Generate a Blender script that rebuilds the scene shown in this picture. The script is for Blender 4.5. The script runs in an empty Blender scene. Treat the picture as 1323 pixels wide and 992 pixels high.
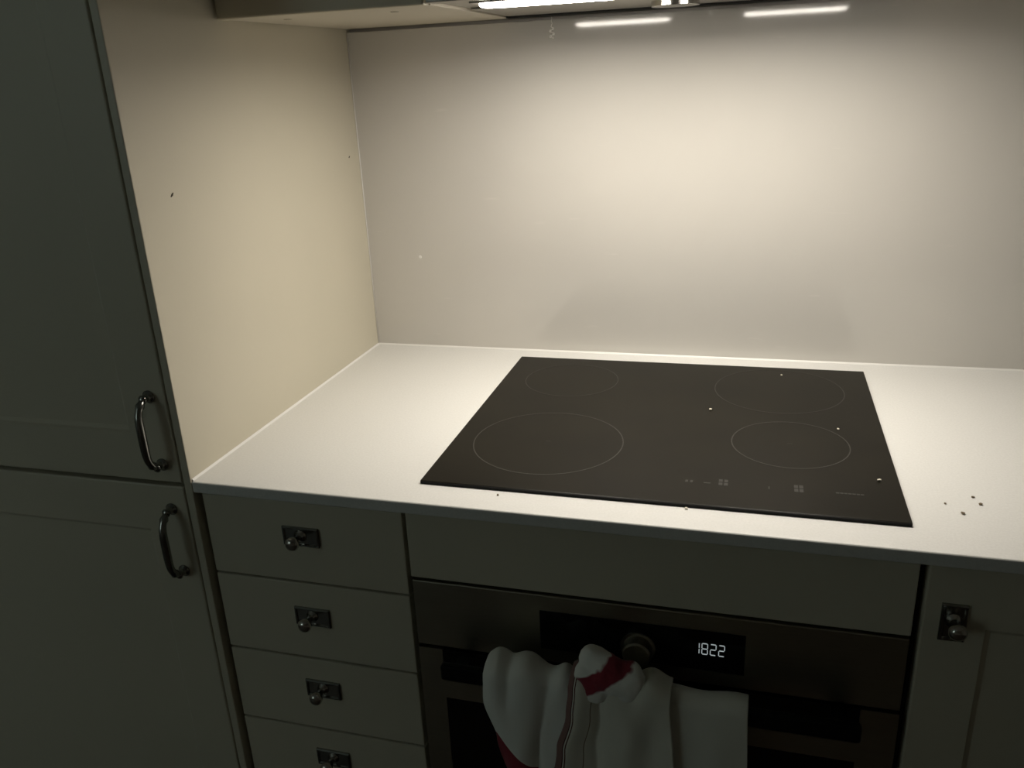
import bpy, bmesh, math, random
from mathutils import Vector, Matrix
random.seed(4)
S = bpy.context.scene
C = S.collection
PI = math.pi

# ------------------------------------------------------------------ camera, world, exposure
cam_d = bpy.data.cameras.new('camera')
cam = bpy.data.objects.new('camera', cam_d)
C.objects.link(cam)
cam.location = (0.7061, -1.4700, 1.3909)
cam.rotation_euler = (1.21958, 0.045034, 0.270798)
cam_d.sensor_fit = 'HORIZONTAL'
cam_d.sensor_width = 36.0
cam_d.lens = 1093.018 * 36.0 / 1323.0
cam_d.clip_start = 0.02
S.camera = cam

world = bpy.data.worlds.new('dusk')
S.world = world
world.use_nodes = True
bg = world.node_tree.nodes['Background']
bg.inputs['Color'].default_value = (0.77, 0.95, 0.91, 1)
bg.inputs['Strength'].default_value = 1.2

LAMP_STRENGTH = 34.0
LAMP_WATTS = 2.0
LAMP_SPREAD = 168
LAMP_COLOR = (1.0, 0.93, 0.83, 1)

S.view_settings.view_transform = 'Standard'
S.view_settings.look = 'None'
S.view_settings.exposure = 0.0
S.view_settings.gamma = 1.0
S.view_settings.use_curve_mapping = False


# ------------------------------------------------------------------ materials
def mat(name, color, rough=0.5, metal=0.0, spec=0.5, emit=None, estr=0.0, sheen=0.0):
    m = bpy.data.materials.new(name)
    m.use_nodes = True
    b = m.node_tree.nodes['Principled BSDF']
    b.inputs['Base Color'].default_value = (*color, 1)
    b.inputs['Roughness'].default_value = rough
    b.inputs['Metallic'].default_value = metal
    b.inputs['Specular IOR Level'].default_value = spec
    if sheen:
        b.inputs['Sheen Weight'].default_value = sheen
    if emit:
        b.inputs['Emission Color'].default_value = emit
        b.inputs['Emission Strength'].default_value = estr
    return m


def noise_color(m, c1, c2, scale=4.0, detail=4.0, lo=0.35, hi=0.65, stretch=(1, 1, 1), bump=0.0, bscale=200.0):
    """procedural colour variation and fine relief in object space"""
    nt = m.node_tree
    b = nt.nodes['Principled BSDF']
    tc = nt.nodes.new('ShaderNodeTexCoord')
    mp = nt.nodes.new('ShaderNodeMapping')
    mp.inputs['Scale'].default_value = stretch
    nz = nt.nodes.new('ShaderNodeTexNoise')
    nz.inputs['Scale'].default_value = scale
    nz.inputs['Detail'].default_value = detail
    cr = nt.nodes.new('ShaderNodeValToRGB')
    cr.color_ramp.elements[0].position = lo
    cr.color_ramp.elements[0].color = (*c1, 1)
    cr.color_ramp.elements[1].position = hi
    cr.color_ramp.elements[1].color = (*c2, 1)
    nt.links.new(tc.outputs['Object'], mp.inputs['Vector'])
    nt.links.new(mp.outputs['Vector'], nz.inputs['Vector'])
    nt.links.new(nz.outputs['Fac'], cr.inputs['Fac'])
    nt.links.new(cr.outputs['Color'], b.inputs['Base Color'])
    if bump:
        n2 = nt.nodes.new('ShaderNodeTexNoise')
        n2.inputs['Scale'].default_value = bscale
        bp = nt.nodes.new('ShaderNodeBump')
        bp.inputs['Strength'].default_value = bump
        bp.inputs['Distance'].default_value = 0.001
        nt.links.new(tc.outputs['Object'], n2.inputs['Vector'])
        nt.links.new(n2.outputs['Fac'], bp.inputs['Height'])
        nt.links.new(bp.outputs['Normal'], b.inputs['Normal'])
    return m


M = {}
M['paint'] = noise_color(mat('cream cabinet paint', (0.60, 0.56, 0.45), 0.42, spec=0.35),
                         (0.585, 0.545, 0.435), (0.615, 0.57, 0.455), 3, bump=0.05, bscale=120)
M['carcass'] = mat('cabinet carcass', (0.50, 0.46, 0.38), 0.5)
M['underside'] = noise_color(mat('cabinet underside laminate', (0.62, 0.57, 0.47), 0.45),
                             (0.60, 0.55, 0.45), (0.64, 0.59, 0.49), 5)
M['splash'] = noise_color(mat('satin splashback laminate', (0.60, 0.56, 0.52), 0.07, spec=0.5),
                          (0.565, 0.545, 0.505), (0.61, 0.585, 0.54), 2.2, 6)
M['wall'] = noise_color(mat('painted wall', (0.60, 0.57, 0.52), 0.8), (0.59, 0.56, 0.51), (0.61, 0.58, 0.53), 6)
M['ceiling'] = noise_color(mat('ceiling paint', (0.6, 0.6, 0.58), 0.9), (0.58, 0.58, 0.56), (0.62, 0.62, 0.60), 4)
M['floor'] = noise_color(mat('dark wood floor', (0.06, 0.045, 0.032), 0.5), (0.05, 0.038, 0.028), (0.07, 0.052, 0.037), 3,
                         stretch=(1, 12, 1))
M['counter'] = noise_color(mat('white speckled worktop', (0.71, 0.705, 0.675), 0.38, spec=0.4),
                           (0.695, 0.69, 0.66), (0.735, 0.73, 0.70), 350, 2, bump=0.03, bscale=400)
M['sealant'] = mat('white sealant', (0.80, 0.79, 0.75), 0.4)
M['hob'] = noise_color(mat('black hob glass', (0.012, 0.011, 0.009), 0.34, spec=0.12),
                       (0.0065, 0.0055, 0.003), (0.0095, 0.008, 0.0045), 9, 5)
M['hob_edge'] = mat('hob cut edge', (0.004, 0.004, 0.004), 0.5, spec=0.2)
M['print'] = mat('grey hob print', (0.029, 0.027, 0.022), 0.45)
M['print_dim'] = mat('dim grey hob print', (0.0175, 0.0165, 0.013), 0.45)
M['chrome'] = mat('aged chrome', (0.62, 0.60, 0.56), 0.14, metal=1.0)
M['latch'] = mat('satin chrome', (0.70, 0.69, 0.66), 0.2, metal=1.0)
M['chrome_dark'] = mat('dark pewter', (0.30, 0.30, 0.28), 0.22, metal=1.0)
M['steel'] = noise_color(mat('brushed steel', (0.42, 0.40, 0.36), 0.36, metal=1.0), (0.40, 0.38, 0.34), (0.45, 0.43, 0.39),
                         30, stretch=(1, 1, 40))
M['oven_steel'] = noise_color(mat('dark oven steel', (0.40, 0.375, 0.31), 0.40, metal=1.0), (0.385, 0.36, 0.295),
                              (0.42, 0.395, 0.325), 20, stretch=(1, 1, 60))
M['oven_glass'] = mat('black oven glass', (0.004, 0.004, 0.004), 0.08, spec=0.25)
M['handle_black'] = mat('black oven handle', (0.006, 0.006, 0.006), 0.3, spec=0.2)
M['gap_shade'] = mat('painted gap shade', (0.02, 0.02, 0.018), 0.9)  # near-black colour stands in for shade in gaps and behind the fronts
M['digit'] = mat('display segment', (0.5, 0.5, 0.5), 0.5, emit=(0.80, 0.90, 0.92, 1), estr=0.36)
M['lamp'] = mat('lamp diffuser', (0.8, 0.8, 0.8), 0.5, emit=LAMP_COLOR, estr=LAMP_STRENGTH)
M['crumb'] = mat('toasted crumb', (0.16, 0.12, 0.07), 0.8)
M['crumb_light'] = mat('pale crumb', (0.62, 0.58, 0.48), 0.8)
M['dust'] = mat('dust thread', (0.95, 0.93, 0.88), 0.9)
M['nick'] = mat('dark nick', (0.05, 0.04, 0.025), 0.8)
M['cast'] = mat('cast knob', (0.52, 0.50, 0.46), 0.22, metal=1.0)


def splash_scratches(m):
    """faint pale wipe marks and scratches in the laminate, mostly towards its right end"""
    nt = m.node_tree
    b = nt.nodes['Principled BSDF']
    base = b.inputs['Base Color'].links[0].from_socket
    tc = nt.nodes.new('ShaderNodeTexCoord')
    mp = nt.nodes.new('ShaderNodeMapping')
    mp.inputs['Rotation'].default_value = (0, 0.7, 0)
    mp.inputs['Scale'].default_value = (9, 1, 60)
    nz = nt.nodes.new('ShaderNodeTexNoise')
    nz.inputs['Scale'].default_value = 1.3
    nz.inputs['Detail'].default_value = 3
    cr = nt.nodes.new('ShaderNodeValToRGB')
    cr.color_ramp.elements[0].position = 0.68
    cr.color_ramp.elements[0].color = (0, 0, 0, 1)
    cr.color_ramp.elements[1].position = 0.78
    cr.color_ramp.elements[1].color = (0.35, 0.35, 0.35, 1)
    mx = nt.nodes.new('ShaderNodeMixRGB')
    mx.inputs['Color2'].default_value = (0.74, 0.70, 0.65, 1)
    nt.links.new(tc.outputs['Object'], mp.inputs['Vector'])
    nt.links.new(mp.outputs['Vector'], nz.inputs['Vector'])
    nt.links.new(nz.outputs['Fac'], cr.inputs['Fac'])
    nt.links.new(cr.outputs['Color'], mx.inputs['Fac'])
    nt.links.new(base, mx.inputs['Color1'])
    nt.links.new(mx.outputs['Color'], b.inputs['Base Color'])


splash_scratches(M['splash'])


# ------------------------------------------------------------------ mesh helpers
def link(name, me, m, parent=None, smooth=False):
    o = bpy.data.objects.new(name, me)
    C.objects.link(o)
    if m is not None:
        me.materials.append(m)
    if parent is not None:
        o.parent = parent
    if smooth:
        for p in me.polygons:
            p.use_smooth = True
    return o


def from_bm(name, bm, m, parent=None, smooth=False):
    me = bpy.data.meshes.new(name)
    bmesh.ops.recalc_face_normals(bm, faces=bm.faces)
    bm.to_mesh(me)
    bm.free()
    return link(name, me, m, parent, smooth)


def add_box(bm, x0, x1, y0, y1, z0, z1, bev=0.0, seg=2):
    vs = [bm.verts.new((x, y, z)) for x in (x0, x1) for y in (y0, y1) for z in (z0, z1)]
    idx = [(0, 1, 3, 2), (4, 6, 7, 5), (0, 4, 5, 1), (2, 3, 7, 6), (0, 2, 6, 4), (1, 5, 7, 3)]
    fs = [bm.faces.new([vs[i] for i in f]) for f in idx]
    if bev > 0:
        es = list({e for f in fs for e in f.edges})
        bmesh.ops.bevel(bm, geom=es, offset=bev, segments=seg, affect='EDGES', profile=0.6)


def box(name, x0, x1, y0, y1, z0, z1, m, parent=None, bev=0.0012, seg=2):
    bm = bmesh.new()
    add_box(bm, x0, x1, y0, y1, z0, z1, bev, seg)
    return from_bm(name, bm, m, parent)


def tube_bm(bm, pts, radii, n=12, cap=True):
    pts = [Vector(p) for p in pts]
    rings = []
    t0 = (pts[1] - pts[0]).normalized()
    up = Vector((1, 0, 0)) if abs(t0.x) < 0.9 else Vector((0, 0, 1))
    for i, p in enumerate(pts):
        t = (pts[min(i + 1, len(pts) - 1)] - pts[max(i - 1, 0)]).normalized()
        a = (up - t * up.dot(t)).normalized()
        up = a
        b = t.cross(a)
        rings.append([bm.verts.new(p + radii[i] * (a * math.cos(2 * PI * k / n) + b * math.sin(2 * PI * k / n)))
                      for k in range(n)])
    for r0, r1 in zip(rings, rings[1:]):
        for k in range(n):
            bm.faces.new((r0[k], r0[(k + 1) % n], r1[(k + 1) % n], r1[k]))
    if cap:
        bm.faces.new(list(reversed(rings[0])))
        bm.faces.new(rings[-1])


def lathe_bm(bm, profile, axis_o, axis_d, n=24):
    """profile: (distance along axis, radius)"""
    o = Vector(axis_o)
    d = Vector(axis_d).normalized()
    a = d.orthogonal().normalized()
    b = d.cross(a)
    rings = []
    for h, r in profile:
        if r < 1e-6:
            rings.append([bm.verts.new(o + d * h)])
        else:
            rings.append([bm.verts.new(o + d * h + r * (a * math.cos(2 * PI * k / n) + b * math.sin(2 * PI * k / n)))
                          for k in range(n)])
    for r0, r1 in zip(rings, rings[1:]):
        for k in range(n):
            q = [r0[k % len(r0)], r0[(k + 1) % len(r0)], r1[(k + 1) % len(r1)], r1[k % len(r1)]]
            u = []
            for v in q:
                if v not in u:
                    u.append(v)
            if len(u) > 2:
                bm.faces.new(u)


def thing(name, label, cat, loc=(0, 0, 0), group=None):
    o = bpy.data.objects.new(name, None)
    o.empty_display_size = 0.05
    C.objects.link(o)
    o['label'] = label
    o['category'] = cat
    if group:
        o['group'] = group
    return o


def tag(o, label, cat, group=None, kind=None):
    o['label'] = label
    o['category'] = cat
    if group:
        o['group'] = group
    if kind:
        o['kind'] = kind
    return o


def struct(o, label=None):
    o['kind'] = 'structure'
    if label:
        o['label'] = label
    return o


# ------------------------------------------------------------------ the room
ZT = 0.900          # worktop surface
YF = -0.604         # face of the base fronts
YC = -0.613         # front edge of the worktop
ZH = 1.477          # underside of the wall units

struct(box('floor', -2.6, 3.0, -3.3, 0.012, -0.05, 0.0, M['floor'], bev=0), 'dark wooden kitchen floor')
struct(box('wall_back', -2.6, 3.0, 0.012, 0.13, 0.0, 2.45, M['wall'], bev=0), 'wall behind the kitchen units')
struct(box('wall_right', 2.70, 2.82, -3.3, 0.012, 0.0, 2.45, M['wall'], bev=0), 'side wall of the kitchen')
struct(box('wall_left', -2.60, -2.48, -3.3, 0.012, 0.0, 2.45, M['wall'], bev=0), 'side wall beyond the tall cabinet')
struct(box('ceiling', -2.6, 3.0, -3.3, 0.13, 2.45, 2.55, M['ceiling'], bev=0), 'pale kitchen ceiling')

# the wall opposite the units has an added, unseen window to bring dim daylight in, well to the side of the cooking place
WX0, WX1, WZ0, WZ1 = -2.40, -1.10, 0.95, 2.25
bm = bmesh.new()
add_box(bm, -2.60, WX0, -3.42, -3.30, 0.0, 2.45)
add_box(bm, WX1, 2.82, -3.42, -3.30, 0.0, 2.45)
add_box(bm, WX0, WX1, -3.42, -3.30, 0.0, WZ0)
add_box(bm, WX0, WX1, -3.42, -3.30, WZ1, 2.45)
struct(from_bm('wall_front', bm, M['wall']), 'wall facing the kitchen units')
bm = bmesh.new()
for a in ((WX0, WX0 + 0.05, WZ0, WZ1), (WX1 - 0.05, WX1, WZ0, WZ1), (WX0, WX1, WZ0, WZ0 + 0.05), (WX0, WX1, WZ1 - 0.05, WZ1),
          ((WX0 + WX1) / 2 - 0.03, (WX0 + WX1) / 2 + 0.03, WZ0, WZ1)):
    add_box(bm, a[0], a[1], -3.39, -3.34, a[2], a[3])
struct(from_bm('added_window', bm, M['sealant']), 'added white window frame, out of view in the facing wall')
pl = bpy.data.lights.new('added_window_portal', 'AREA')
pl.shape = 'RECTANGLE'
pl.size = WX1 - WX0
pl.size_y = WZ1 - WZ0
pl.cycles.is_portal = True
po = bpy.data.objects.new('added_window_portal', pl)
C.objects.link(po)
po.location = ((WX0 + WX1) / 2, -3.42, (WZ0 + WZ1) / 2)
po.rotation_euler = (PI / 2, 0, PI)

# splashback: a laminate panel in front of the wall, stopping just under the wall units
sp = thing('splashback', 'plain grey-beige satin splashback panel rising behind the hob', 'splashback')
box('panel', 0.0, 2.1, 0.0, 0.0118, ZT + 0.0005, ZH - 0.0055, M['splash'], sp, bev=0.0006)

bm = bmesh.new()
lathe_bm(bm, [(0, 0), (0, 0.0034), (0.0006, 0.0026), (0.0008, 0)], (0.1039, 0.0001, 1.0755), (0, -1, 0), 9)
from_bm('dried_splash', bm, M['sealant'], sp)

# sealant beads along the worktop
def fillet(a, b, u, v, w):
    """triangular bead from a to b along the corner, legs u and v of width w"""
    bm = bmesh.new()
    a, b, u, v = Vector(a), Vector(b), Vector(u) * w, Vector(v) * w
    A = [bm.verts.new(p) for p in (a, a + u, a + v)]
    B = [bm.verts.new(p) for p in (b, b + u, b + v)]
    bm.faces.new(A)
    bm.faces.new(B)
    for k in range(3):
        bm.faces.new((A[k], A[(k + 1) % 3], B[(k + 1) % 3], B[k]))
    return bm
struct(from_bm('trim_1', fillet((0.0002, YC + 0.003, ZT + 0.0001), (0.0002, -0.003, ZT + 0.0001), (1, 0, 0), (0, 0, 1), 0.0027),
               M['sealant']), 'thin white sealant line between cabinet side and worktop')
struct(from_bm('trim_2', fillet((0.0002, -0.0002, ZT + 0.0001), (2.1, -0.0002, ZT + 0.0001), (0, -1, 0), (0, 0, 1), 0.0026),
               M['sealant']), 'thin white sealant line between splashback and worktop')
bm = bmesh.new()
tube_bm(bm, [(0.0010, -0.0010, ZT + 0.004), (0.0010, -0.0010, ZH - 0.012)], [0.0011, 0.0011], 8)
struct(from_bm('trim_3', bm, M['sealant'], smooth=True), 'hairline sealant in the corner beside the splashback')


# ------------------------------------------------------------------ shaker door
def shaker_door(name, x0, x1, yf, z0, z1, parent, stile=0.066, rail=0.070, th=0.019, rec=0.006):
    """one frame with chamfered inner edge; the recessed panel is its child"""
    bm = bmesh.new()
    b = 0.0022
    ch = 0.007
    def loop(xa, xb, za, zb, y):
        return [bm.verts.new(v) for v in ((xa, y, za), (xb, y, za), (xb, y, zb), (xa, y, zb))]
    loops = [loop(x0, x1, z0, z1, yf + th),
             loop(x0, x1, z0, z1, yf + b),
             loop(x0 + 0.0006, x1 - 0.0006, z0 + 0.0006, z1 - 0.0006, yf + 0.0007),
             loop(x0 + b, x1 - b, z0 + b, z1 - b, yf),
             loop(x0 + stile, x1 - stile, z0 + rail, z1 - rail, yf),
             loop(x0 + stile + 0.002, x1 - stile - 0.002, z0 + rail + 0.002, z1 - rail - 0.002, yf + rec * 0.5),
             loop(x0 + stile + ch, x1 - stile - ch, z0 + rail + ch, z1 - rail - ch, yf + rec),
             loop(x0 + stile + ch, x1 - stile - ch, z0 + rail + ch, z1 - rail - ch, yf + th)]
    n = len(loops)
    for i in range(n):
        A, B = loops[i], loops[(i + 1) % n]
        for k in range(4):
            bm.faces.new((A[k], A[(k + 1) % 4], B[(k + 1) % 4], B[k]))
    d = from_bm(name, bm, M['paint'], parent)
    box('panel', x0 + stile + ch - 0.0002, x1 - stile - ch + 0.0002, yf + rec + 0.0005, yf + th - 0.003,
        z0 + rail + ch - 0.0002, z1 - rail - ch + 0.0002, M['paint'], d, bev=0)
    return d


def bow_handle(parent, x, yf, zc, span=0.097, out=0.027):
    """cast bow handle: two collared feet and an arched grip, thicker at the middle of the arch"""
    bm = bmesh.new()
    for s in (-1, 1):
        lathe_bm(bm, [(0, 0), (0, 0.0085), (0.0018, 0.0088), (0.003, 0.0065), (0.006, 0.0048), (0.011, 0.0050),
                      (0.013, 0.0062), (0.0145, 0.0050), (0.018, 0.0)], (x, yf, zc + s * span / 2), (0, -1, 0), 20)
    pts, rad = [], []
    N = 26
    for i in range(N + 1):
        t = i / N * 2 - 1
        z = zc + t * (span / 2 + 0.001)
        y = yf - 0.010 - (out - 0.010) * (1 - abs(t) ** 5.0)
        pts.append((x, y, z))
        rad.append(0.0040 + 0.0016 * (1 - t * t) + (0.0016 if 0.78 < abs(t) < 0.9 else 0))
    tube_bm(bm, pts, rad, 14)
    return from_bm('handle', bm, M['chrome_dark'], parent, True)


# ------------------------------------------------------------------ tall cabinet on the left
YT = -0.6135
tc = thing('tall_cabinet', 'tall cream two-door cabinet with curved bow handles at the worktop end', 'cabinet')
box('side_panel', -0.0115, 0.0, YC, 0.0115, 0.0, 2.20, M['paint'], tc, bev=0.0016)
box('side_panel', -0.616, -0.600, YC, 0.0115, 0.0, 2.20, M['paint'], tc, bev=0.0016)
box('carcass', -0.5985, -0.0130, -0.590, 0.010, 0.13, 2.20, M['carcass'], tc)
box('plinth', -0.5985, -0.0175, -0.55, -0.53, 0.0, 0.128, M['paint'], tc)
d1 = shaker_door('door', -0.5985, -0.0135, YT, 0.8965, 2.19, tc)
bow_handle(d1, -0.0380, YT, 0.9715)
d2 = shaker_door('door', -0.5985, -0.0135, YT, 0.135, 0.8905, tc)
bow_handle(d2, -0.0380, YT, 0.8075)
# two small dark nicks in the side of the panel
for (y, z, s) in ((-0.546, 1.2675, 1.0), (-0.0417, 1.2641, 0.6)):
    bm = bmesh.new()
    tube_bm(bm, [(0.0002, y - 0.0026 * s, z - 0.002 * s), (0.0003, y, z), (0.0002, y + 0.003 * s, z + 0.0025 * s)],
            [0.0006, 0.0014 * s, 0.0005], 6)
    o = from_bm('nick', bm, M['nick'], tc)

# ------------------------------------------------------------------ knob on a rectangular plate
def plate_knob(parent, x, z, vertical=False):
    w, h = (0.0265, 0.046) if vertical else (0.053, 0.028)
    bm = bmesh.new()
    # plate: raised rim around a sunken field
    y = YF
    def loop(i, yy):
        return [bm.verts.new(v) for v in ((x - w / 2 + i, yy, z - h / 2 + i), (x + w / 2 - i, yy, z - h / 2 + i),
                                          (x + w / 2 - i, yy, z + h / 2 - i), (x - w / 2 + i, yy, z + h / 2 - i))]
    L = [loop(0, y), loop(0, y - 0.0028), loop(0.0012, y - 0.0042), loop(0.0030, y - 0.0042), loop(0.0045, y - 0.0022)]
    bm.faces.new(L[0])
    for A, B in zip(L, L[1:]):
        for k in range(4):
            bm.faces.new((A[k], A[(k + 1) % 4], B[(k + 1) % 4], B[k]))
    bm.faces.new(L[-1])
    from_bm('back_plate', bm, M['chrome_dark'], parent)
    bm = bmesh.new()
    lathe_bm(bm, [(0.0018, 0.0), (0.0018, 0.0090), (0.0034, 0.0086), (0.0050, 0.0055), (0.008, 0.0042), (0.0155, 0.0046),
                  (0.0185, 0.0072), (0.0215, 0.0092), (0.0255, 0.0095), (0.0285, 0.0078), (0.0302, 0.0045), (0.0308, 0.0)],
             (x, y, z + (0.003 if vertical else 0.002)), (0, -1, 0), 22)
    from_bm('knob', bm, M['cast'], parent, True)


# ------------------------------------------------------------------ drawer unit
du = thing('drawer_unit', 'narrow cream base unit with a stack of knobbed drawers', 'drawer unit')
box('carcass', 0.006, 0.2985, YF + 0.0195, 0.010, 0.132, 0.878, M['gap_shade'], du)
box('plinth', 0.006, 0.2985, -0.55, -0.535, 0.0, 0.130, M['paint'], du)
zs = [0.8805, 0.7565, 0.6315, 0.5065, 0.3815]
for i in range(4):
    f = box('drawer', 0.0065, 0.2965, YF, YF + 0.019, zs[i + 1] + 0.0017, zs[i] - 0.0017, M['paint'], du, bev=0.0018)
    plate_knob(f, 0.1495, [0.829, 0.703, 0.581, 0.456][i])
f = box('drawer', 0.0065, 0.2965, YF, YF + 0.019, 0.135, zs[4] - 0.0017, M['paint'], du, bev=0.0018)
plate_knob(f, 0.1495, 0.27)

# ------------------------------------------------------------------ oven housing and oven
oh = thing('oven_housing', 'cream base cabinet around the oven with plain strip panel above it', 'cabinet')
for xs in ((0.2995, 0.3015), (0.8985, 0.9005)):
    box('side', xs[0], xs[1], YF + 0.0215, 0.010, 0.132, 0.878, M['gap_shade'], oh, bev=0)
box('plinth', 0.2995, 0.9005, -0.55, -0.535, 0.0, 0.130, M['paint'], oh)
box('cover_panel', 0.3015, 0.8965, YF, YF + 0.019, 0.7865, 0.8805, M['paint'], oh, bev=0.0018)
box('lower_panel', 0.3015, 0.8965, YF, YF + 0.019, 0.135, 0.184, M['paint'], oh, bev=0.0018)

ov = thing('oven', 'built-in dark steel oven with black display strip under the hob', 'oven')
box('body', 0.306, 0.894, YF + 0.026, -0.05, 0.190, 0.780, M['gap_shade'], ov)
cp = box('control_panel', 0.3035, 0.8955, YF - 0.002, YF + 0.022, 0.6850, 0.7835, M['oven_steel'], ov, bev=0.0015)
box('display', 0.4725, 0.7215, YF - 0.0032, YF - 0.0021, 0.7055, 0.7615, M['oven_glass'], cp, bev=0.0004)
bm = bmesh.new()
lathe_bm(bm, [(0.0, 0.0), (0.0, 0.0215), (0.002, 0.0215), (0.0026, 0.0185), (0.003, 0.0182), (0.016, 0.0172), (0.0185, 0.0155),
              (0.0185, 0.0)], (0.5955, YF - 0.0034, 0.7265), (0, -1, 0), 36)
add_box(bm, 0.5945, 0.5965, YF - 0.0232, YF - 0.0215, 0.7275, 0.7395, 0)
from_bm('knob', bm, M['oven_steel'], cp)
# clock: seven-segment 1 8 2 2
SEG = {'1': 'bc', '8': 'abcdefg', '2': 'abged'}
def digit(ch, x, z, w, h):
    t = 0.00095
    yA, yB = YF - 0.0041, YF - 0.0034
    g = 0.0010
    R = {'a': (x + g, x + w - g, z + h - t, z + h), 'd': (x + g, x + w - g, z, z + t),
         'g': (x + g, x + w - g, z + h / 2 - t / 2, z + h / 2 + t / 2),
         'f': (x, x + t, z + h / 2 + g, z + h - g), 'b': (x + w - t, x + w, z + h / 2 + g, z + h - g),
         'e': (x, x + t, z + g, z + h / 2 - g), 'c': (x + w - t, x + w, z + g, z + h / 2 - g)}
    bm = bmesh.new()
    for s in SEG[ch]:
        a = R[s]
        add_box(bm, a[0], a[1], yA, yB, a[2], a[3], 0)
    from_bm('clock_digit', bm, M['digit'], cp)
digit('1', 0.6615, 0.7290, 0.0075, 0.0160)
digit('8', 0.6713, 0.7290, 0.0075, 0.0160)
digit('2', 0.6811, 0.7290, 0.0075, 0.0160)
digit('2', 0.6909, 0.7290, 0.0075, 0.0160)

# oven door: steel frame around a black window, black glass strip that also paints in the shadow behind the handle
bm = bmesh.new()
def frame_holes(bm, xs, zz, holes, y0, y1):
    for i in range(len(xs) - 1):
        for j in range(len(zz) - 1):
            if (i, j) in holes:
                continue
            add_box(bm, xs[i], xs[i + 1], y0, y1, zz[j], zz[j + 1], 0)
frame_holes(bm, [0.3035, 0.3370, 0.8540, 0.8955], [0.1900, 0.2300, 0.6020, 0.6300, 0.6800], {(1, 1), (1, 3)}, YF - 0.002, YF + 0.022)
bmesh.ops.remove_doubles(bm, verts=bm.verts, dist=1e-5)
dr = from_bm('oven_door', bm, M['oven_steel'], ov)
box('window_glass', 0.3372, 0.8538, YF - 0.0012, YF + 0.012, 0.2302, 0.6018, M['oven_glass'], dr, bev=0.0003)
box('glass_shadow_strip', 0.3372, 0.8538, YF - 0.0008, YF + 0.012, 0.6302, 0.6798, M['oven_glass'], dr, bev=0.0003)
bm = bmesh.new()
add_box(bm, 0.3520, 0.8500, -0.6550, -0.6430, 0.6720, 0.6940, 0.004, 3)
for xx in (0.372, 0.830):
    add_box(bm, xx - 0.009, xx + 0.009, -0.6440, YF - 0.0008, 0.674, 0.6795, 0.001)
from_bm('handle', bm, M['handle_black'], dr)

# ------------------------------------------------------------------ base cabinets on the right
for k, (xa, xb) in enumerate(((0.9015, 1.4985), (1.5015, 2.0985))):
    lab = ['cream base cabinet with framed door and upright knob plate beside the oven',
           'cream base cabinet with framed door at the far end of the worktop'][k]
    rc = thing('base_cabinet', lab, 'cabinet')
    box('carcass', xa, xb, YF + 0.0195, 0.010, 0.132, 0.878, M['gap_shade'], rc)
    box('plinth', xa, xb, -0.55, -0.535, 0.0, 0.130, M['paint'], rc)
    dd = shaker_door('door', xa + 0.0035, xb - 0.001, YF, 0.135, 0.8805, rc, stile=0.063, rail=0.074)
    plate_knob(dd, xa + 0.034, 0.812, True)

# ------------------------------------------------------------------ worktop
wt = box('worktop', 0.0005, 2.10, YC, -0.0005, ZT - 0.0165, ZT, M['counter'], bev=0.0026, seg=3)
tag(wt, 'smooth off-white worktop running along the units under the splashback', 'worktop')

# ------------------------------------------------------------------ hob
HX0, HX1, HY0, HY1 = 0.3077, 0.8921, -0.5612, -0.0503
hb = thing('hob', 'black glass four-zone hob set into the off-white worktop', 'hob')
bm = bmesh.new()
add_box(bm, HX0, HX1, HY0, HY1, ZT + 0.0004, ZT + 0.0045, 0.0012, 2)
from_bm('glass', bm, M['hob'], hb)
box('edge_frame', HX0 + 0.0006, HX1 - 0.0006, HY0 - 0.0007, HY0 + 0.0008, ZT + 0.0003, ZT + 0.0038, M['hob_edge'], hb, bev=0.0003)
ZG = ZT + 0.0046
def ring(cx, cy, r, m, w=0.0014):
    bm = bmesh.new()
    n = 96
    a = [bm.verts.new((cx + (r - w) * math.cos(2 * PI * k / n), cy + (r - w) * math.sin(2 * PI * k / n), ZG + 0.0001)) for k in range(n)]
    b = [bm.verts.new((cx + r * math.cos(2 * PI * k / n), cy + r * math.sin(2 * PI * k / n), ZG + 0.0001)) for k in range(n)]
    c = [bm.verts.new((v.co.x, v.co.y, ZG - 0.0003)) for v in b]
    d = [bm.verts.new((v.co.x, v.co.y, ZG - 0.0003)) for v in a]
    for k in range(n):
        j = (k + 1) % n
        for p, q in ((a, b), (b, c), (c, d), (d, a)):
            bm.faces.new((p[k], p[j], q[j], q[k]))
    from_bm('cooking_zone_ring', bm, m, hb)
ring(0.4425, -0.4130, 0.1055, M['print'])
ring(0.7675, -0.3660, 0.0770, M['print'])
ring(0.4240, -0.1600, 0.0780, M['print_dim'])
ring(0.7560, -0.1600, 0.0980, M['print_dim'])
def mark(x0, x1, y0, y1, m=None):
    box('control_mark', x0, x1, y0, y1, ZG - 0.0003, ZG + 0.0001, m or M['print_dim'], hb, bev=0)
for cx in (0.4425, 0.7675):
    cy = -0.413 if cx < 0.6 else -0.366
    mark(cx - 0.003, cx + 0.003, cy - 0.0005, cy + 0.0005)
# touch controls along the front right
for dx in (0.0, 0.006):
    mark(0.6395 + dx, 0.6425 + dx, -0.5045, -0.4985)
mark(0.6620, 0.6700, -0.5040, -0.5015)
for dx in (0.0, 0.0065):
    for dy in (0.0, 0.009):
        mark(0.6800 + dx, 0.6845 + dx, -0.5060 + dy, -0.4990 + dy)
mark(0.7390, 0.7405, -0.5060, -0.4990)
for dx in (0.0, 0.006):
    for dy in (0.0, 0.010):
        mark(0.7690 + dx, 0.7735 + dx, -0.5080 + dy, -0.4995 + dy)
for k in range(7):
    mark(0.8165 + 0.0046 * k, 0.8200 + 0.0046 * k, -0.5035, -0.5000)

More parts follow.
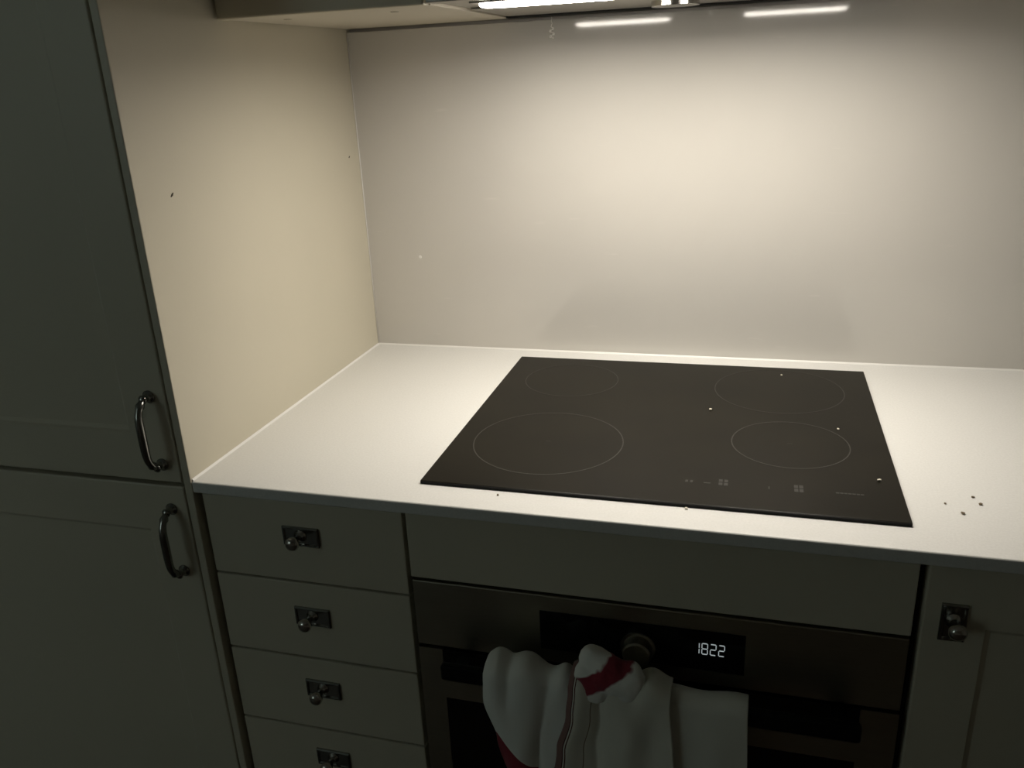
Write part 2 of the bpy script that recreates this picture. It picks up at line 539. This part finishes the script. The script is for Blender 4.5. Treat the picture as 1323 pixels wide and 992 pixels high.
# ------------------------------------------------------------------ wall cabinets
def wall_cabinet(xa, xb, label, kx):
    w = thing('wall_cabinet', label, 'cabinet')
    box('carcass', xa, xb, -0.372, 0.0, ZH, 2.20, M['underside'], w, bev=0.0008)
    dd = shaker_door('door', xa + 0.0015, xb - 0.0015, -0.3945, ZH - 0.001, 2.19, w)
    for dx in (0.06, (xb - xa) - 0.075):
        bm = bmesh.new()
        lathe_bm(bm, [(0, 0), (0, 0.006), (0.0008, 0.0058), (0.0012, 0.004), (0.0012, 0)], (xa + dx, -0.31, ZH + 0.0001), (0, 0, -1), 16)
        from_bm('screw_cap', bm, M['carcass'], w)
    return w
wall_cabinet(0.0015, 0.2985, 'narrow cream wall cabinet above the worktop beside the tall cabinet', 0)
wall_cabinet(0.9015, 1.4985, 'wide cream wall cabinet on the far side of the extractor hood', 1)

# ------------------------------------------------------------------ extractor hood
hd = thing('extractor_hood', 'slim built-in steel extractor hood with two lit strip lamps', 'extractor hood')
box('housing', 0.3005, 0.8995, -0.372, -0.012, ZH + 0.004, ZH + 0.13, M['steel'], hd, bev=0.001)
box('rear_rail', 0.3005, 0.8995, -0.030, -0.012, ZH - 0.0010, ZH + 0.0038, M['gap_shade'], hd, bev=0.0006)  # rail coloured near black to paint in the shaded gap along the wall
box('front_visor', 0.3005, 0.8995, -0.3945, -0.3725, ZH + 0.001, ZH + 0.13, M['steel'], hd, bev=0.0015)
for xa, xb in ((0.306, 0.598), (0.602, 0.894)):
    box('grease_filter', xa, xb, -0.232, -0.040, ZH + 0.0012, ZH + 0.0038, M['steel'], hd, bev=0.0008)
for xa, xb in ((0.346, 0.530), (0.667, 0.849)):
    lp = box('lamp', xa - 0.006, xb + 0.006, -0.344, -0.287, ZH + 0.0008, ZH + 0.0038, M['steel'], hd, bev=0.0006)
    bm = bmesh.new()
    n = 10
    ring0 = []
    for s, xc in ((1, xb - 0.021), (-1, xa + 0.021)):
        for k in range(n + 1):
            a = -PI / 2 + PI * k / n
            ring0.append((xc + s * 0.021 * math.cos(a), -0.3155 + s * 0.021 * math.sin(a)))
    cx_, cy_ = (xa + xb) / 2, -0.3155
    rings = []
    for zz, k in ((ZH + 0.0006, 1.0), (ZH - 0.0010, 0.99), (ZH - 0.0026, 0.93), (ZH - 0.0036, 0.80)):
        ins = 0.021 * (1 - k)
        rings.append([bm.verts.new((x - ins * (1 if x > cx_ else -1), cy_ + (y - cy_) * k, zz)) for x, y in ring0])
    bm.faces.new(rings[0])
    bm.faces.new(list(reversed(rings[-1])))
    for A, B in zip(rings, rings[1:]):
        for k in range(len(A)):
            j = (k + 1) % len(A)
            bm.faces.new((A[k], A[j], B[j], B[k]))
    from_bm('diffuser', bm, M['lamp'], lp)
    ld = bpy.data.lights.new('strip_light', 'AREA')
    ld.shape = 'RECTANGLE'
    ld.size = xb - xa - 0.006
    ld.size_y = 0.036
    ld.energy = LAMP_WATTS
    ld.spread = math.radians(LAMP_SPREAD)
    ld.color = LAMP_COLOR[:3]
    lo = bpy.data.objects.new('strip_light', ld)
    C.objects.link(lo)
    lo.parent = lp
    lo.location = (cx_, cy_, ZH - 0.0040)
# rounded chrome filter latch
bm = bmesh.new()
lathe_bm(bm, [(0.0, 0.0), (0.0, 0.0340), (0.0102, 0.03366), (0.0106, 0.0332), (0.0106, 0.0)],
         (0.583, -0.150, ZH + 0.0040), (0, 0, -1), 128)
from_bm('filter_latch', bm, M['latch'], hd, False)

# ------------------------------------------------------------------ dust thread under the hood
pts = []
for i in range(34):
    t = i / 33
    z = ZH - 0.002 - 0.032 * t
    amp = 0.0012 if t < 0.45 else 0.0032
    pts.append((0.3705 + amp * math.sin(t * 26) * (0.3 + t), -0.006 - 0.002 * math.cos(t * 19) * t, z))
bm = bmesh.new()
tube_bm(bm, pts, [0.0006 + (0.0011 if i > 15 and i % 4 else 0) for i in range(34)], 6)
dth = from_bm('dust_thread', bm, M['dust'], None, True)
tag(dth, 'curly pale dust thread hanging under the hood by the splashback', 'dust thread')

# ------------------------------------------------------------------ crumbs
def crumb(x, y, z, r, m, label, group=None):
    bm = bmesh.new()
    bmesh.ops.create_icosphere(bm, subdivisions=2, radius=r)
    rnd = random.Random(int(x * 1e5))
    for v in bm.verts:
        v.co = Vector((v.co.x * 1.15, v.co.y * 0.9, v.co.z * 0.6)) * (0.75 + 0.5 * rnd.random())
    zmin = min(v.co.z for v in bm.verts)
    bmesh.ops.translate(bm, verts=bm.verts, vec=(0, 0, -zmin))
    o = from_bm('crumb', bm, m)
    o.location = (x, y, z)
    o.rotation_euler = (0, 0, rnd.random() * 6)
    tag(o, label, 'crumb', group)
for x, y, r in ((0.9695, -0.4769, 0.0017), (0.9743, -0.4933, 0.0021), (0.9505, -0.5202, 0.0020), (0.9359, -0.4987, 0.0014)):
    crumb(x, y, ZT, r, M['crumb'], 'tiny brown crumb on the worktop just past the corner of the hob', 'crumbs beside the hob')
crumb(0.4161, -0.5745, ZT, 0.0016, M['crumb'], 'tiny brown crumb on the worktop strip before the large left zone')
crumb(0.646, -0.5660, ZT, 0.0020, M['crumb_light'], 'pale crumb against the middle of the front hob edge')
for x, y, r, lab in ((0.6571, -0.2602, 0.0021, 'pale crumb on the plain hob glass between the cooking zones'),
                     (0.8335, -0.3060, 0.0018, 'pale crumb beside the ring of the small front cooking zone'),
                     (0.8690, -0.4600, 0.0020, 'pale crumb near the hob corner beyond the touch controls'),
                     (0.7620, -0.0900, 0.0016, 'small pale crumb inside the large rear ring of the hob')):
    crumb(x, y, ZT + 0.0046, r, M['crumb_light'], lab, 'crumbs on the hob')


# ------------------------------------------------------------------ towels on the oven handle
def cloth_mat(name, base, bands):
    """woven cloth; bands are printed stripes: (u0, u1, slope, v0, v1, colour) in the cloth's own UV"""
    m = mat(name, base, 0.92, spec=0.1, sheen=0.2)
    nt = m.node_tree
    b = nt.nodes['Principled BSDF']
    uv = nt.nodes.new('ShaderNodeUVMap')
    sx = nt.nodes.new('ShaderNodeSeparateXYZ')
    nt.links.new(uv.outputs['UV'], sx.inputs['Vector'])
    def math_(op, a, c):
        n = nt.nodes.new('ShaderNodeMath')
        n.operation = op
        for i, v in enumerate((a, c)):
            if isinstance(v, (int, float)):
                n.inputs[i].default_value = v
            else:
                nt.links.new(v, n.inputs[i])
        return n.outputs[0]
    U, V = sx.outputs['X'], sx.outputs['Y']
    cur = None
    for (u0, u1, k, v0, v1, col) in bands:
        uu = math_('ADD', U, math_('MULTIPLY', V, k))
        f = math_('MULTIPLY', math_('GREATER_THAN', uu, u0), math_('LESS_THAN', uu, u1))
        f = math_('MULTIPLY', f, math_('MULTIPLY', math_('GREATER_THAN', V, v0), math_('LESS_THAN', V, v1)))
        mx = nt.nodes.new('ShaderNodeMixRGB')
        nt.links.new(f, mx.inputs['Fac'])
        if cur is None:
            mx.inputs['Color1'].default_value = (*base, 1)
        else:
            nt.links.new(cur, mx.inputs['Color1'])
        mx.inputs['Color2'].default_value = (*col, 1)
        cur = mx.outputs['Color']
    if cur is not None:
        nt.links.new(cur, b.inputs['Base Color'])
    nz = nt.nodes.new('ShaderNodeTexNoise')
    nz.inputs['Scale'].default_value = 900
    bp = nt.nodes.new('ShaderNodeBump')
    bp.inputs['Strength'].default_value = 0.25
    bp.inputs['Distance'].default_value = 0.0008
    tcn = nt.nodes.new('ShaderNodeTexCoord')
    nt.links.new(tcn.outputs['Object'], nz.inputs['Vector'])
    nt.links.new(nz.outputs['Fac'], bp.inputs['Height'])
    nt.links.new(bp.outputs['Normal'], b.inputs['Normal'])
    return m


YB, ZB = -0.649, 0.6945      # handle bar centre line, top


def interp(tab, t):
    for (a, va), (c, vc) in zip(tab, tab[1:]):
        if t <= c:
            k = (t - a) / (c - a)
            k = k * k * (3 - 2 * k)
            return va + (vc - va) * k
    return tab[-1][1]


def drape(name, xl, xr, lf, lb, top, fold, m, rx=0.0095, nu=72, nv=64, parent=None, thick=0.0022):
    """cloth hung over the bar. xl/xr/fold are functions of the hanging length s (metres, front positive)"""
    bm = bmesh.new()
    uvl = bm.loops.layers.uv.new('UVMap')
    arc = PI * rx
    tot = lf + arc + lb
    grid, uvs = [], []
    for j in range(nv + 1):
        v = j / nv
        v = v if v < 0 else v
        l = v * tot
        row = []
        for i in range(nu + 1):
            u = i / nu
            hump = top(u)
            if l < lf:
                s = lf - l
                y, z = YB - rx, ZB - s
                ny = -1
                f = fold(u, s)
                x = xl(s) + (xr(s) - xl(s)) * u
                z += hump * max(0.0, 1 - s / 0.06)
                y += -0.5 * hump * max(0.0, 1 - s / 0.05)
            elif l < lf + arc:
                a = (l - lf) / rx
                y, z = YB - rx * math.cos(a), ZB + rx * math.sin(a) + hump
                f = fold(u, 0) * math.cos(a)
                x = xl(0) + (xr(0) - xl(0)) * u
                y += -0.5 * hump * math.cos(a)
                z += 0.25 * abs(fold(u, 0)) * math.sin(a)
            else:
                s = l - lf - arc
                y, z = YB + rx, ZB - s
                f = 0.0
                x = xl(0) + (xr(0) - xl(0)) * u
                z += hump * max(0.0, 1 - s / 0.06)
            row.append(bm.verts.new((x, y - max(f, 0.0), z)))
        grid.append(row)
    for j in range(nv):
        for i in range(nu):
            f = bm.faces.new((grid[j][i], grid[j][i + 1], grid[j + 1][i + 1], grid[j + 1][i]))
            for lp, (a, b) in zip(f.loops, ((i, j), (i + 1, j), (i + 1, j + 1), (i, j + 1))):
                lp[uvl].uv = (a / nu, (lf - b / nv * tot) / 0.2)     # v: 0 at the bar, 1 = 20 cm down the front
    o = from_bm(name, bm, m, parent, True)
    md = o.modifiers.new('thickness', 'SOLIDIFY')
    md.thickness = thick
    md.offset = 1.0
    return o


WHITE = (0.88, 0.89, 0.84)
RED = (0.27, 0.04, 0.058)
BROWN = (0.10, 0.045, 0.04)
M['towel_white'] = cloth_mat('white terry cloth', WHITE, [(-9.0, -0.70, -2.0, 0.25, 3.0, RED)])
M['towel_cream'] = cloth_mat('cream woven cloth', (0.76, 0.75, 0.66),
                             [(-1.0, 0.050, 0.0, -1, 3, (0.26, 0.15, 0.14)), (0.050, 0.060, 0.0, -1, 3, BROWN), (0.070, 0.080, 0.0, -1, 3, BROWN),
                              (0.215, 0.223, 0.0, -1, 3, (0.24, 0.19, 0.13))])

# white towel with a red border: gathered on the left, one rolled end sticking up
ta = thing('white_towel', 'crumpled white towel with dark red border bunched on the oven handle', 'towel')
drape('hanging_cloth',
      lambda s: interp([(0, 0.418), (0.03, 0.416), (0.08, 0.430), (0.16, 0.446), (0.30, 0.470)], s),
      lambda s: interp([(0, 0.529), (0.03, 0.525), (0.08, 0.511), (0.16, 0.501), (0.30, 0.496)], s),
      0.27, 0.05,
      lambda u: 0.004 + 0.012 * math.exp(-((u - 0.11) / 0.13) ** 2) + 0.013 * math.exp(-((u - 0.43) / 0.17) ** 2)
      + 0.006 * math.exp(-((u - 0.86) / 0.07) ** 2),
      lambda u, s: 0.007 + 0.008 * math.exp(-((u - 0.14) / 0.17) ** 2)
      + 0.011 * math.exp(-((u - 0.42 + 0.8 * s) / 0.22) ** 2) * min(1, 0.5 + s / 0.06)
      - 0.003 * math.exp(-((u - 0.27) / 0.06) ** 2) * max(0, 1 - s / 0.05)
      - 0.005 * math.exp(-((u - 0.70 + 0.9 * s) / 0.07) ** 2) + 0.0016 * math.sin(u * 11 + s * 30) * min(1, 3 * (1 - u)),
      M['towel_white'], parent=ta)


def capsule(bm, a, b, r0, r1):
    a, b = Vector(a), Vector(b)
    N = 8
    pts, rad = [], []
    d = (b - a).normalized()
    for k in range(N):
        t = k / N * PI / 2
        pts.append(a - d * r0 * math.cos(t)); rad.append(max(r0 * math.sin(t), 1e-4))
    for k in range(5):
        t = k / 4
        pts.append(a.lerp(b, t)); rad.append(r0 + (r1 - r0) * t)
    for k in range(1, N + 1):
        t = k / N * PI / 2
        pts.append(b + d * r1 * math.sin(t)); rad.append(max(r1 * math.cos(t), 1e-4))
    tube_bm(bm, pts, rad, 16)


# the rolled end: folded lobes merged into one soft crumpled shape
bm = bmesh.new()
Y0 = -0.662
capsule(bm, (0.549, Y0 + 0.004, 0.742), (0.572, Y0, 0.728), 0.0165, 0.020)     # upper lobe
capsule(bm, (0.566, Y0 - 0.004, 0.728), (0.590, Y0 - 0.004, 0.716), 0.019, 0.018)  # red middle
capsule(bm, (0.592, Y0 + 0.000, 0.724), (0.591, Y0 - 0.004, 0.714), 0.0185, 0.0175)  # right lobe
capsule(bm, (0.545, Y0 - 0.002, 0.726), (0.556, Y0 - 0.006, 0.706), 0.0155, 0.016)  # lower left lobe
capsule(bm, (0.560, Y0 - 0.004, 0.710), (0.588, Y0 - 0.004, 0.708), 0.013, 0.013)
me = bpy.data.meshes.new('rolled_end')
bm.to_mesh(me)
bm.free()
re_ = link('rolled_end', me, None, ta)
md = re_.modifiers.new('merge', 'REMESH')
md.mode = 'VOXEL'
md.voxel_size = 0.0022
md.use_smooth_shade = True
md = re_.modifiers.new('soften', 'SMOOTH')
md.factor = 0.5
md.iterations = 5
tx = bpy.data.textures.new('creases', 'CLOUDS')
tx.noise_scale = 0.022
md = re_.modifiers.new('crease', 'DISPLACE')
md.texture = tx
md.strength = 0.007
md.mid_level = 0.5
# red printed band across the roll, in object space
m = mat('white terry with red band', WHITE, 0.92, spec=0.1, sheen=0.2)
nt = m.node_tree
tcn = nt.nodes.new('ShaderNodeTexCoord')
nz = nt.nodes.new('ShaderNodeTexNoise')
nz.inputs['Scale'].default_value = 45
nt.links.new(tcn.outputs['Object'], nz.inputs['Vector'])
vm = nt.nodes.new('ShaderNodeVectorMath')
vm.operation = 'DOT_PRODUCT'
vm.inputs[1].default_value = (0.55, 0.0, -0.835)     # across the band
nt.links.new(tcn.outputs['Object'], vm.inputs[0])
ad = nt.nodes.new('ShaderNodeMath')
ad.operation = 'MULTIPLY_ADD'
ad.inputs[1].default_value = 0.016
nt.links.new(nz.outputs['Fac'], ad.inputs[0])
nt.links.new(vm.outputs['Value'], ad.inputs[2])
cr = nt.nodes.new('ShaderNodeValToRGB')
mr = nt.nodes.new('ShaderNodeMapRange')
mr.inputs['From Min'].default_value = -0.34
mr.inputs['From Max'].default_value = -0.24
nt.links.new(ad.outputs[0], mr.inputs['Value'])
nt.links.new(mr.outputs['Result'], cr.inputs['Fac'])
ROLL_RAMP = cr.color_ramp
e = cr.color_ramp.elements
c0 = 0.55 * 0.570 - 0.835 * 0.734 + 0.008
def rp(v): return (v + 0.34) / 0.10
e[0].position = 0.0
e[0].color = (*WHITE, 1)
e[1].position = 1.0
e[1].color = (*WHITE, 1)
for pos, col in ((c0 - 0.0145, WHITE), (c0 - 0.0120, RED), (c0 + 0.0095, RED), (c0 + 0.0120, WHITE)):
    ne = e.new(rp(pos))
    ne.color = (*col, 1)
nt.links.new(cr.outputs['Color'], nt.nodes['Principled BSDF'].inputs['Base Color'])
me.materials.append(m)

# cream towel hanging flat on the right, its seamed edge over the white one
tb = thing('cream_towel', 'cream towel with brown edge piping hanging folded from the oven handle', 'towel')
drape('back_layer',
      lambda s: 0.618, lambda s: 0.7275 + 0.004 * min(1, s / 0.1),
      0.26, 0.20,
      lambda u: 0.0025 + 0.0015 * math.sin(u * 9),
      lambda u, s: 0.0015 + 0.0018 * math.sin(u * 10 + 1) * min(1, s / 0.05) + 0.0015,
      mat('cream back layer', (0.77, 0.76, 0.68), 0.92, spec=0.1, sheen=0.2), parent=tb)
drape('front_layer',
      lambda s: interp([(0, 0.524), (0.03, 0.520), (0.08, 0.507), (0.16, 0.496), (0.30, 0.490)], s),
      lambda s: interp([(0, 0.641), (0.06, 0.646), (0.16, 0.662), (0.30, 0.668)], s),
      0.28, 0.045,
      lambda u: 0.012 + 0.003 * math.sin(u * 17) + 0.004 * math.exp(-((u - 0.75) / 0.1) ** 2),
      lambda u, s: 0.012 + 0.006 * math.exp(-((u - 0.10) / 0.10) ** 2) - 0.006 * math.exp(-((u - 0.30 - s * 0.4) / 0.05) ** 2)
      + 0.005 * math.exp(-((u - 0.62) / 0.12) ** 2) * min(1, s / 0.03) + 0.0025 * math.sin(u * 13 + s * 10) * min(1, s / 0.06),
      M['towel_cream'], parent=tb)
